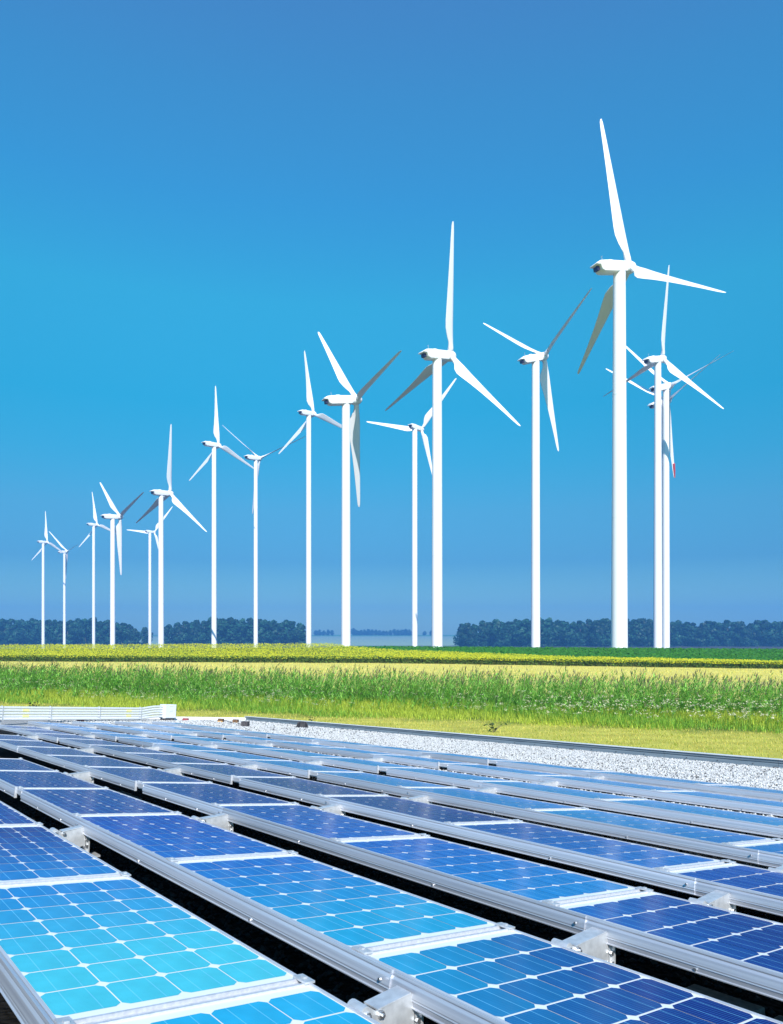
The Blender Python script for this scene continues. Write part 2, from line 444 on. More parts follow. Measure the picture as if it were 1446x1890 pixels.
# sky reflection painted into the cell colours, turquoise to deep blue; (row, panel) -> colour at its far, near end (and across)
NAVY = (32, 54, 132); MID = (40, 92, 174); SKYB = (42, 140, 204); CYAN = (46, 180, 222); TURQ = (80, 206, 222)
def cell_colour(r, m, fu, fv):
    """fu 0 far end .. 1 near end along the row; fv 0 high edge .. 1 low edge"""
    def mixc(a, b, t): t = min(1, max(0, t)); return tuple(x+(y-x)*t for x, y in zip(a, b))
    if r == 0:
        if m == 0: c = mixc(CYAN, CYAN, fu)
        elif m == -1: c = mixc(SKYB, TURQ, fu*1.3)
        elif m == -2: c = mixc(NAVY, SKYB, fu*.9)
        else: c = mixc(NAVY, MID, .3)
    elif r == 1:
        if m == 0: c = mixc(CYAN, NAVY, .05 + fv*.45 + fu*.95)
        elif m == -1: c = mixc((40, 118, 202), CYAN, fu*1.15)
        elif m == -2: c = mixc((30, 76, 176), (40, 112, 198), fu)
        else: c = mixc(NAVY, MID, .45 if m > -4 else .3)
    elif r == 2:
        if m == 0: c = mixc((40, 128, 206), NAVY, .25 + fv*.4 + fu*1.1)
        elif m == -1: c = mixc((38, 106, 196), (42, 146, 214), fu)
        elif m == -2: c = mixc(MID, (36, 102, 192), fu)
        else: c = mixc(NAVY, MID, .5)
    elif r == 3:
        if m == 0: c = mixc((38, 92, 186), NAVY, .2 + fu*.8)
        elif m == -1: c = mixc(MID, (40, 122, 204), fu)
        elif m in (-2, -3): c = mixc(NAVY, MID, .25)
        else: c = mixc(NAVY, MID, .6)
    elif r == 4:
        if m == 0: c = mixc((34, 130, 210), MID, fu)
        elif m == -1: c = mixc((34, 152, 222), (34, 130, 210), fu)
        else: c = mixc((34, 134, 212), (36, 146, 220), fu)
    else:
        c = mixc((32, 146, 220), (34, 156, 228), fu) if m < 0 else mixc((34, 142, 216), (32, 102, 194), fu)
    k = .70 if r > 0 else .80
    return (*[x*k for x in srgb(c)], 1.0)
def colour_word(r, m):
    if (r, m) in ((0, -1), (0, 0), (1, -1)): return 'turquoise-blue'
    if r >= 4: return 'sky-blue'
    if m == 0 or (r, m) in ((1, -5), (3, -2), (3, -3)): return 'deep blue'
    return 'blue'

CELL = 1.0; CX = 1.02; CY = .995; X0 = .30; Y0 = .07       # cell pitch and margins (in pitch units)
def cell_geo(cx, cy, z, mb_v, mb_f, uvs, hz=.002, gap=.015):
    h = CELL/2 - gap; c = .10
    o = [(-h+c, -h), (h-c, -h), (h, -h+c), (h, h-c), (h-c, h), (-h+c, h), (-h, h-c), (-h, -h+c)]
    b = len(mb_v)
    for zz in (z, z+hz):
        for (a, d) in o: mb_v.append(((cx+a)*P_, (cy+d)*P_, zz*P_))
    mb_f.append(tuple(b+8+i for i in range(8)))
    uvs.append([(.5+a/CELL, .5+d/CELL) for a, d in o])
    for i in range(8):
        j = (i+1) % 8
        mb_f.append((b+i, b+j, b+8+j, b+8+i))
        uvs.append([(.5+o[i][0]/CELL, .5+o[i][1]/CELL), (.5+o[j][0]/CELL, .5+o[j][1]/CELL)]*2)
def cell_mesh(name, centres, gap=.015):
    v, f, u = [], [], []
    for c in centres: cell_geo(c[0], c[1], 0, v, f, u, gap=gap)
    me = bpy.data.meshes.new(name); me.from_pydata(v, [], f)
    l = me.uv_layers.new(name='UVMap')
    flat = [x for q in u for t in q for x in t]
    l.data.foreach_set('uv', flat)
    me.materials.append(M['cell']); me.update()
    return me
one_cell = cell_mesh('cell', [(0, 0)])
CENT = [(X0 + CX*(i+.5), Y0 + CY*(j+.5)) for i in range(8) for j in range(4)]
all_cells = cell_mesh('cells', CENT, .008)
# frame: four bars with a raised lip, mitred as one piece; groove between frames
fb = MB()
fw = .055; fz0, fz1 = -.26, .03
for (a, b_, c_, d_) in ((0, LEN, 0, fw), (0, LEN, WID-fw, WID), (0, fw, fw, WID-fw), (LEN-fw, LEN, fw, WID-fw)):
    fb.box(a*P_, b_*P_, c_*P_, d_*P_, fz0*P_, fz1*P_)
frame_me = fb.mesh('frame', M['alu_frame'])
sb = MB(); sb.box(fw*P_*.9, (LEN-fw*.9)*P_, fw*P_*.9, (WID-fw*.9)*P_, -.05*P_, .0)
sheet_me = sb.mesh('backsheet', M['backsheet'])
cl = MB(); cl.box(-.30*P_, .10*P_, -.10*P_, .10*P_, .032*P_, .07*P_); cl.box(-.14*P_, -.06*P_, -.04*P_, .04*P_, .07*P_, .10*P_)
clamp_me = cl.mesh('clamp', M['galv'])
bar = MB(); bar.box(-.20*P_, 0, .1*P_, (WID-.1)*P_, -.26*P_, -.03*P_)
bar_me = bar.mesh('joint_bar', M['alu_frame'])
GROUP_P = 'framed solar panels laid out in rows on the roof'
for r in range(8):
    n_in = 1 - FIRST[r]
    for m in range(FIRST[r], 1):
        u0 = SEP[r] + m*PAN + .1
        nth = -m
        pos = 'at the near end' if nth == 0 else ('at the far end' if nth == n_in-1 else f'{ORD[nth]} from the near end')
        lab = f'{colour_word(r, m)} panel {pos} in the {ORD[r]} row from the front'
        t = empty('solar_panel', roof_m(u0, ROW_Y[r], 0, -TILT), lab, 'solar panel', GROUP_P)
        link(bpy.data.objects.new('frame', frame_me), t)
        link(bpy.data.objects.new('backsheet', sheet_me), t)
        depth = (RO + RF @ (np.array([u0+4, ROW_Y[r]+2, 0])*P_))[1]/P_
        if depth < 33:
            for i, (cx, cy) in enumerate(CENT):
                o = link(bpy.data.objects.new('cell', one_cell), t)
                o.location = (cx*P_, cy*P_, .001)
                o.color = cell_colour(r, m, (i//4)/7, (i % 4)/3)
        else:
            o = link(bpy.data.objects.new('cells', all_cells), t)
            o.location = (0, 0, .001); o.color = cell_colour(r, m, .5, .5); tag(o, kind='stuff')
        o = link(bpy.data.objects.new('joint_bar', bar_me), t)
        o = link(bpy.data.objects.new('clamp', clamp_me), t); o.location = (0, (WID-.05)*P_, 0)
        if depth < 45:
            o = link(bpy.data.objects.new('clamp', clamp_me), t); o.location = (0, .1*P_, 0)

# rails (wind deflectors) along the high edge of each row
PROF = [(.015, .025), (-.045, .03), (-.055, -.02), (-.045, -.05), (-.075, -.10), (-.105, -.24), (-.10, -.262), (-.108, -.285), (-.085, -.31), (-.075, -.385), (-.10, -.40), (-.095, -.42), (-.04, -.425), (-.03, -.33), (-.055, -.25), (-.02, -.06), (.015, -.03)]
rail_cache = {}
def rail_mesh(L):
    k = round(L, 2)
    if k not in rail_cache:
        mb = MB(); mb.prism([(a*P_, b*P_) for a, b in PROF], 'x', 0, L*P_)
        rail_cache[k] = mb.mesh('aluminium_rail', M['alu'])
    return rail_cache[k]
plate = MB()
for dx in (0, ): plate.box(-.02*P_, .55*P_, -.135*P_, -.112*P_, -.30*P_, .02*P_)
plate_me = plate.mesh('splice_plate', M['galv'])
bolt = MB(); bolt.tube([(0, 0, 0), (0, -.045*P_, 0)], .032*P_, 6)
bolt_me = bolt.mesh('bolt', M['bolt'])
for r in range(8):
    e = SEP[r]
    start = e + FIRST[r]*PAN
    end = e + PAN
    # joints: one over the bracket of every second panel, and a notch at each fourth separator
    cuts = sorted([x for x in [e + 1.1 - 2*PAN*k for k in range(0, 7)] if start + .5 < x < end])
    notch = [x for x in (e - 3*PAN + .9, e - 7*PAN + .9) if start + 1 < x < end]
    pts = sorted(cuts + notch)
    segs = []
    a = start
    for x in pts:
        if x in notch: segs.append((a, x-.75, 'n')); a = x+.2
        else: segs.append((a, x, 'c')); a = x
    segs.append((a, end, 'e'))
    for i, (a, b_, k) in enumerate(segs[::-1]):
        pos = 'nearest length' if i == 0 else ('farthest length' if i == len(segs)-1 else f'{ORD[i]} length from near end')
        lab = f'silver rail edging the {ORD[r]} panel row from the front, {pos}'
        o = link(bpy.data.objects.new('aluminium_rail', rail_mesh(b_-a)))
        o.matrix_world = roof_m(a, ROW_Y[r] - (.03 if i % 2 else 0), .012 if i % 2 else 0)
        tag(o, lab, 'rail', 'aluminium rails along the panel rows')
        # bolt heads along the face
        for q in ((b_-a)*.33, (b_-a)*.72):
            if (b_-a) > 5:
                bo = link(bpy.data.objects.new('bolt', bolt_me), o); bo.location = (q*P_, -.07*P_, -.35*P_)
        if k == 'c':
            bo = link(bpy.data.objects.new('bolt', bolt_me), o); bo.location = ((b_-a-.2)*P_, -.13*P_, -.16*P_)
        if k == 'n':
            ub = MB(); ub.box(0, .95*P_, -.05*P_, .01*P_, -.2*P_, .0); ub.box(-.04*P_, .06*P_, -.13*P_, -.02*P_, -.42*P_, .10*P_)
            nb = ub.obj('end_bracket', M['alu_frame'], o); nb.location = ((b_-a)*P_, .0, 0)

# hinge brackets between the low edge of one row and the rail of the next
def bracket(mw, lab, gap):
    t = empty('support_bracket', mw, lab, 'bracket', 'galvanised brackets linking the panel rows')
    g = gap
    for x in (0, .30):
        mb = MB()
        pr = [(0, -.06), (.05, .02), (.14, .06), (.24, .03), (.34, -.04), (g-.10, .07), (g-.02, .05), (g, -.55), (g-.2, -.62), (.1, -.30), (0, -.14)]
        mb.prism([(a*P_, b*P_) for a, b in pr], 'x', x*P_, (x+.03)*P_)
        mb.obj('side_plate', M['galv'], t)
    mb = MB(); mb.prism([(a*P_, b*P_) for a, b in [(.36, -.035), (g-.10, .072), (g-.10, .098), (.36, -.01)]], 'x', -.02*P_, .35*P_)
    mb.obj('top_plate', M['galv'], t)
    mb = MB(); mb.tube([(-.03*P_, .12*P_, -.02*P_), (.36*P_, .12*P_, -.02*P_)], .11*P_, 12)
    mb.obj('knuckle', M['galv'], t)
    for (yy, zz) in ((.14, -.06), (.42, -.10)):
        mb = MB(); mb.tube([(.33*P_, yy*P_, zz*P_), (.40*P_, yy*P_, zz*P_)], .065*P_, 6); mb.tube([(.40*P_, yy*P_, zz*P_), (.45*P_, yy*P_, zz*P_)], .03*P_, 6)
        mb.obj('bolt', M['bolt'], t)
    mb = MB(); mb.box(.02*P_, .34*P_, (g+.02)*P_, (g+.09)*P_, -.95*P_, -.16*P_)
    mb.box(-.05*P_, .42*P_, (g+.09)*P_, (g+.13)*P_, -.95*P_, -.22*P_)
    mb.obj('upright', M['galv'], t)
    for zz in (-.38, -.60):
        mb = MB(); mb.tube([(.21*P_, (g+.02)*P_, zz*P_), (.21*P_, (g-.05)*P_, zz*P_)], .06*P_, 6); mb.tube([(.34*P_, (g+.05)*P_, zz*P_), (.41*P_, (g+.05)*P_, zz*P_)], .055*P_, 6)
        mb.obj('bolt', M['bolt'], t)
    mb = MB(); mb.box(-.12*P_, .5*P_, (g-.3)*P_, (g+.5)*P_, -1.0*P_, -.93*P_)
    mb.obj('foot', M['galv'], t)
for r in range(7):
    us_ = [x for x in [SEP[r]+1.25 - 2*PAN*k for k in range(0, 6)] if x > SEP[r]+FIRST[r]*PAN]
    for i, u in enumerate(us_):
        back = ROW_Y[r] + WID*math.cos(TILT)
        hb = -WID*math.sin(TILT)
        gap = ROW_Y[r+1] - .02 - back
        w = ['nearest', 'second nearest', 'third nearest', 'fourth nearest', 'fifth nearest', 'sixth nearest'][i]
        bracket(roof_m(u, back-.02, hb), f'silver bracket between the {ORD[r]} and {ORD[r+1]} panel rows, {w} to the viewer', gap)

# concrete ballast blocks in the dark gaps
def block(u, y, lab, L=1.5):
    mb = MB(); mb.box(0, L*P_, 0, .8*P_, 0, .5*P_)
    h = float(floor_h(u, y))
    o = mb.obj('concrete_block', M['concrete'], None, bevel=.006)
    o.matrix_world = roof_m(u, y, h+.02)
    tag(o, lab, 'block', 'concrete ballast blocks under the rows')
block(28.0, 11.5, 'grey concrete block under the third row rail, beside the nearest bracket of that gap')
block(29.8, 11.4, 'grey concrete block under the third row rail, next block toward the right', 2.0)
block(-7.4, 11.5, 'grey concrete block in the shade under the third row, beyond a bracket', 1.5)
block(-5.6, 11.4, 'grey concrete block in the shade under the third row, before the rail notch', 1.5)
block(9.2, 7.2, 'grey concrete block in the shade under the second row rail by the bracket', 2.4)

# ------------------------------------------------------------------ roof edge, conduits and small roof things
# long parapet on the right: kerb flashing in lengths and a pale coping
PY = 66.0
def parapet():
    a0, b0_ = -94.0, 40.0
    mw = roof_m(0, PY, 0)
    t = empty('parapet', mw, 'long low metal parapet with pale coping along the right roof edge', 'parapet')
    h0 = float(floor_h(0, PY)); L = 11.2; k = 0; u = a0
    while u < b0_:
        v = min(u+L, b0_)
        mb = MB()
        mb.prism([(y*P_, z*P_) for y, z in [(0, h0-.05), (.10, h0+.46), (.02, h0+.50), (.02, h0+.74), (.5, h0+.76), (.5, h0-.3)]], 'x', (u+.015)*P_, (v-.015)*P_)
        o = mb.obj('flashing', M['grey_metal'], t)
        mb = MB(); mb.box((u+.01)*P_, (v-.01)*P_, -.10*P_, .62*P_, (h0+.76)*P_, (h0+.84)*P_)
        mb.obj('coping', M['cap'], t)
        for q in (.22, .5, .8):
            mb = MB(); mb.tube([((u+(v-u)*q)*P_, .03*P_, (h0+.25)*P_), ((u+(v-u)*q)*P_, -.03*P_, (h0+.25)*P_)], .045*P_, 6)
            mb.obj('screw', M['dark_box'], t)
        if k % 2 == 0:
            mb = MB(); mb.box((v-.35)*P_, (v-.05)*P_, -.28*P_, .02*P_, (h0-.03)*P_, (h0+.12)*P_)
            mb.obj('clip', M['dark_box'], t)
        u = v; k += 1
parapet()
# far end kerb, white
def far_kerb():
    ang = math.atan2(.2, 1.0)
    p0 = np.array([edge_u(66.6), 66.6]); p1 = np.array([edge_u(-26), -26])
    L = float(np.linalg.norm(p1-p0))
    mw = roof_m(p1[0], p1[1], 0, rz=math.atan2(p0[1]-p1[1], p0[0]-p1[0]))
    t = empty('roof_kerb', mw, 'low white kerb along the far roof edge behind the grey box', 'kerb')
    n = 8
    for i in range(n):
        a, b_ = L*i/n, L*(i+1)/n
        ya = p1[1] + (p0[1]-p1[1])*i/n; yb = p1[1] + (p0[1]-p1[1])*(i+1)/n
        ha, hb = float(floor_h(0, ya)), float(floor_h(0, yb))
        mb = MB(); top = .55
        vs = []
        for s_, h_ in ((a+.02, ha), (b_-.02, hb)):
            vs += [(s_*P_, -.25*P_, (h_-.3)*P_), (s_*P_, .35*P_, (h_-.3)*P_), (s_*P_, .35*P_, (h_+top)*P_), (s_*P_, -.25*P_, (h_+top)*P_)]
        mb.add(vs, [(0,1,2,3), (7,6,5,4), (0,4,5,1), (1,5,6,2), (2,6,7,3), (3,7,4,0)])
        mb.obj('kerb_length', M['white_curb'], t)
far_kerb()

# conduit run: five pipes on strut posts, ending in the box
def conduits():
    A = np.array([-80.5, 8.0]); B = np.array([-92.0, 48.7])
    L = float(np.linalg.norm(B-A)); ang = math.atan2(B[1]-A[1], B[0]-A[0])
    def ht(s):
        q = A + (B-A)*s/L; return float(floor_h(q[0], q[1]))
    hA, hB = ht(L*.35), ht(L)
    t = empty('conduit_run', roof_m(A[0], A[1], 0, rz=ang), 'five parallel grey conduit pipes running along the far roof edge to the box', 'conduit')
    base = -.42
    for k in range(5):
        z = base + .33 + k*.43
        pts = []
        for s in np.linspace(0, L-5.5, 8): pts.append((s*P_, 0, z*P_))
        for s, dz in ((L-4.4, .05), (L-3.2, .22), (L-2.2, .36), (L-1.2, .40), (L-.2, .40)): pts.append((s*P_, 0, (z+dz*(1.0 if k > 0 else .9))*P_))
        mb = MB(); mb.tube(pts, .19*P_, 10)
        mb.obj('pipe', M['conduit'], t, smooth=True)
    for i, s in enumerate((4, 13.5, 21, 29.5, 37.5)):
        mb = MB(); mb.box((s-.1)*P_, (s+.1)*P_, .2*P_, .34*P_, (ht(s)-.05)*P_, (base+2.35)*P_)
        mb.obj('strut', M['galv'], t)
        mb = MB()
        for k in range(5):
            z = base + .33 + k*.43
            mb.box((s-.09)*P_, (s+.09)*P_, -.21*P_, .2*P_, (z-.205)*P_, (z+.205)*P_)
        mb.obj('strap', M['galv'], t)
    for s in (17.0, 35.0):
        for k in (1, 3):
            z = base + .33 + k*.43
            mb = MB(); mb.tube([((s-.5)*P_, 0, z*P_), ((s+.5)*P_, 0, z*P_)], .205*P_, 10)
            mb.obj('yellow_label', M['yellow'], t)
    mw = roof_m(B[0], B[1], 0, rz=ang)
    bx = empty('junction_box', mw, 'pale grey metal junction box at the end of the conduit pipes', 'junction box')
    z0 = base + .35
    mb = MB(); mb.box(-.2*P_, 2.3*P_, -.6*P_, .9*P_, z0*P_, (z0+2.5)*P_); mb.obj('enclosure', M['box_grey'], bx, bevel=.006)
    mb = MB(); mb.box(-.08*P_, 2.18*P_, -.70*P_, -.603*P_, (z0+.1)*P_, (z0+2.4)*P_); mb.obj('door', M['box_grey'], bx, bevel=.004)
    mb = MB(); mb.box(.8*P_, 1.4*P_, -.73*P_, -.703*P_, (z0+1.25)*P_, (z0+1.6)*P_); mb.obj('label_plate', M['cap'], bx)
    mb = MB(); mb.box(.7*P_, 1.5*P_, -.73*P_, -.703*P_, (z0+2.18)*P_, (z0+2.28)*P_); mb.obj('yellow_label', M['yellow'], bx)
    mb = MB(); mb.box(.0, 2.0*P_, -.5*P_, .8*P_, -.6*P_, z0*P_); mb.obj('stand', M['dark_box'], bx)
conduits()

def small_box(name, u, y, sx, sy, sz, mat, lab, cat, dz=0.0, extra=None):
    h = float(floor_h(u, y))
    mb = MB(); mb.box(-sx/2*P_, sx/2*P_, -sy/2*P_, sy/2*P_, -.03*P_, sz*P_)
    o = mb.obj(name, mat, None, bevel=.004)
    o.matrix_world = roof_m(u, y, h+dz, rz=math.atan2(.63, .77))
    tag(o, lab, cat)
    if extra: extra(o)
    return o
def sleeper(o):
    mb = MB(); mb.box(-.46*P_, .46*P_, -.38*P_, -.353*P_, .02*P_, .17*P_); mb.obj('reflective_strip', M['orange'], o)
small_box('pipe_block', -86.4, 57.2, .95, .7, .62, M['brown'], 'brown block with orange strip on the gravel, left one of two', 'block', extra=sleeper)
small_box('pipe_block', -83.4, 58.6, .95, .7, .62, M['brown'], 'brown block with orange strip on the gravel, right one of two', 'block', extra=sleeper)
cb = small_box('ballast_block', -69.6, 53.2, 1.05, 1.05, .85, M['dark_box'], 'dark grey cube standing on white gravel near the parapet corner', 'block')
for i, (u, y) in enumerate(((-92.6, 53.2), (-88.8, 33.5))):
    small_box('pipe_block', u, y, 1.0, .6, .42, M['red_block'], ['dull red block at the foot of the grey junction box', 'dull red block under the conduit pipes'][i], 'block')
# thin cable along the gravel from the blocks to the cube
mb = MB(); mb.tube([((-86+i*1.5)*P_, (57.3 - i*.35)*P_, (float(floor_h(0, 57))+.30 + .1*math.sin(i*1.3))*P_) for i in range(11)], .05*P_, 6)
o = mb.obj('roof_cable', M['black_rub']); o.matrix_world = MR; tag(o, 'thin dark cable on white gravel between the brown blocks and dark cube', 'cable')
mb = MB(); mb.tube([((23.2+i*.22)*P_, (15.75+.25*math.sin(i*.9))*P_, (-.75-.32*math.sin(i/9*math.pi))*P_) for i in range(10)], .035*P_, 6)
o = mb.obj('loose_cable', M['black_rub']); o.matrix_world = MR; tag(o, 'loose black cable hanging in the dark gap before the fourth panel row', 'cable')
# black domed roof drain
dr = empty('roof_drain', roof_m(-66.0, 61.6, float(floor_h(0, 61.6)), rz=.7), 'black domed roof drain on white gravel beside the parapet', 'drain')
mb = MB(); mb.tube([(0, 0, 0), (0, 0, .12*P_)], [1.35*P_, 1.2*P_], 14); mb.obj('flange', M['black_rub'], dr)
mb = MB(); mb.tube([(0, 0, .12*P_), (0, 0, .55*P_), (0, 0, .85*P_), (0, 0, 1.0*P_)], [.85*P_, .8*P_, .55*P_, .2*P_], 10); mb.obj('dome', M['black_rub'], dr)
for k in range(8):
    t_ = k*math.pi/4
    mb = MB(); mb.tube([(.95*P_*math.cos(t_), .95*P_*math.sin(t_), .1*P_), (.85*P_*math.cos(t_), .85*P_*math.sin(t_), .6*P_), (.5*P_*math.cos(t_), .5*P_*math.sin(t_), .98*P_)], .07*P_, 5)
    mb.obj('rib', M['dark_box'], dr)

# ------------------------------------------------------------------ wind turbines
BLADE_R = 34.0
def blade_mesh():
    secs = [(1.0, 1.7, 1.7, .85, 16), (2.2, 1.65, 1.6, .85, 16), (3.6, 1.9, 1.35, .85, 17), (5.6, 2.7, .95, .86, 16), (7.6, 3.15, .72, .85, 14), (9.5, 3.0, .62, .80, 12),
            (13, 2.55, .5, .72, 9), (18, 2.0, .38, .60, 6), (23, 1.55, .28, .50, 4), (28, 1.15, .2, .40, 2), (31.5, .9, .14, .32, 1), (33.2, .68, .1, .24, 0), (33.85, .38, .06, .12, 0), (34.0, .1, .03, .04, 0)]
    n = 14; v = []; f = []
    for (r_, c, th, le, tw) in secs:
        if r_ > 5: c *= 1.22; th *= 1.15; le *= 1.12
        blend = min(1, max(0, (r_-2.0)/3.6))
        g = math.radians(tw + 3)
        for k in range(n):
            a = 2*math.pi*k/n
            xx = (1-math.cos(a))/2                 # 0 at the leading edge .. 1 at the trailing edge
            cy = -math.sin(a)
            thick = th/2*cy*((1-blend) + blend*1.25*(1-xx)**.45*(.25+.75*(1-xx)) if True else 1)
            d = le - xx*c                          # along the axis, + is upwind
            v.append((math.sin(g)*(-d) + math.cos(g)*thick, math.cos(g)*d + math.sin(g)*thick, r_))
    for i in range(len(secs)-1):
        for k in range(n): f.append((i*n+k, i*n+(k+1) % n, (i+1)*n+(k+1) % n, (i+1)*n+k))
    f.append(tuple(range(n))[::-1]); f.append(tuple((len(secs)-1)*n+k for k in range(n)))
    me = bpy.data.meshes.new('blade'); me.from_pydata(v, [], f)
    bm = bmesh.new(); bm.from_mesh(me); bmesh.ops.recalc_face_normals(bm, faces=bm.faces); bm.to_mesh(me); bm.free()
    me.polygons.foreach_set('use_smooth', [True]*len(me.polygons)); me.materials.append(M['turbine'])
    return me
BLADE = blade_mesh()
mb = MB()
mb.prism([(1.6, 1.25), (-4.5, 1.5), (-6.2, 1.4), (-7.5, .75), (-7.55, .4), (-6.3, .3), (-6.0, -1.0), (-5.3, -1.4), (1.5, -1.5), (1.75, -1.1), (1.75, 1.0)], 'x', -1.5, 1.5)
NAC = mb.mesh('nacelle', M['turbine'], bevel=.22, seg=2, smooth=True)
mb = MB(); mb.box(-.95, .6, -6.9, -6.15, -.85, .2); VENT = mb.mesh('vent', M['vent_dark'])
mb = MB(); mb.prism([(-1.9, 1.3), (-3.6, 1.4), (-3.3, 1.78), (-2.2, 1.72)], 'x', -.9, .9); HATCH = mb.mesh('roof_hatch', M['turbine'], bevel=.05)
mb = MB(); mb.tube([(0, 1.8, 0), (0, 2.2, 0), (0, 3.4, 0), (0, 4.4, 0), (0, 5.0, 0), (0, 5.2, 0)], [1.25, 1.5, 1.55, 1.25, .7, .2], 20); HUB = mb.mesh('hub', M['turbine'], smooth=True)
mb = MB(); mb.tube([(0, 1.6, 0), (0, 2.0, 0)], [1.05, 1.05], 16); NECK = mb.mesh('neck', M['dark_box'])
mb = MB(); mb.tube([(0, -4.6, 1.7), (0, -4.6, 2.9)], .05, 6); mb.tube([(-.3, -4.6, 2.9), (.3, -4.6, 2.9)], .05, 6); MAST = mb.mesh('weather_mast', M['galv'])
TURB = [  # hub x, y, z above the camera; rotor yaw, blade phase, rotor tilt, cone (degrees); tower radii; tower x in the photo
 (57.1, 176.3, 88.7, 75.3, 3.6, 14.3, -.6, 1.43, 1.95, -20.5, 'tallest white wind turbine, right of centre, its tower in front of the right-hand group'),
 (16.9, 210.7, 80.6, 53.8, 17.5, 12.6, -1.2, 1.32, 1.56, -25.5, 'tall white wind turbine with one blade straight up, just right of the middle'),
 (54.6, 262.9, 100.4, 65.5, 71.3, 22.3, -1.8, 1.36, 1.65, -16.5, 'white wind turbine standing between the tallest one and its taller left neighbour'),
 (-10.8, 224.5, 72.5, 66.0, 85.0, 12.1, .4, 1.24, 1.45, -18.5, 'white wind turbine with a blade hanging down beside its thick tower, left of the middle'),
 (-43.4, 408.0, 123.9, 35.8, 118.7, 9.4, -1.6, 1.36, 1.51, -8, 'slim white wind turbine whose right blade passes behind a thicker tower'),
 (17.3, 423.7, 119.7, 23.5, 41.1, -7.8, -9.7, 1.49, 1.64, -13, 'slim white wind turbine half hidden behind a thick tower, one blade pointing left'),
 (109.5, 296.3, 112.2, 59.7, 20.2, 19.0, -.1, 1.31, 1.75, -11, 'white wind turbine with an upright blade, frontmost of the cluster right of the tallest'),
 (118.5, 312.6, 106.8, 64.3, 84.3, 19.8, -1.7, 1.27, 1.62, -8, 'white wind turbine close behind another on the right, its tower touching it'),
 (118.9, 315.8, 101.6, 64.8, 73.7, 26.2, -3.7, 1.17, 1.40, -18, 'wind turbine with a red blade tip, almost hidden behind two towers on the right'),
 (-100.7, 426.7, 111.2, 37.8, 1.2, 4.9, .4, 1.26, 1.50, -6.5, 'slim white wind turbine above the wood, its right blade crossing a neighbour'),
 (-81.1, 449.8, 109.2, 20.4, 72.0, 6.0, .6, 1.16, 1.33, -5.5, 'slim white wind turbine with two raised blades above the middle wood'),
 (-111.9, 370.6, 72.3, 37.7, 9.4, 5.8, .2, 1.16, 1.44, -12.5, 'white wind turbine with an upright blade at the gap in the left wood'),
 (-254.3, 786.1, 111.9, 16.3, 36.2, -11.8, -3.2, 1.45, 1.60, -6, 'small white wind turbine half behind another tower at the gap in the left wood'),
 (-155.7, 420.4, 68.6, 47.2, 73.7, 6.0, 1.1, 1.24, 1.40, -10, 'white wind turbine with a blade hanging down, nearest of the far left cluster'),
 (-298.1, 742.6, 113.1, 24.9, 111.6, 2.7, -.4, 1.37, 1.51, -4.5, 'thin white wind turbine, third from the left edge, above the left wood'),
 (-374.4, 846.5, 98.4, 37.1, 79.3, 14.2, -6.1, 1.25, 1.56, -3.5, 'smallest white wind turbine, second from the left edge'),
 (-373.9, 796.4, 102.5, 28.2, 117.8, 3.2, 1.0, 1.32, 1.62, -5, 'leftmost white wind turbine, thin tower above the left wood'),
]
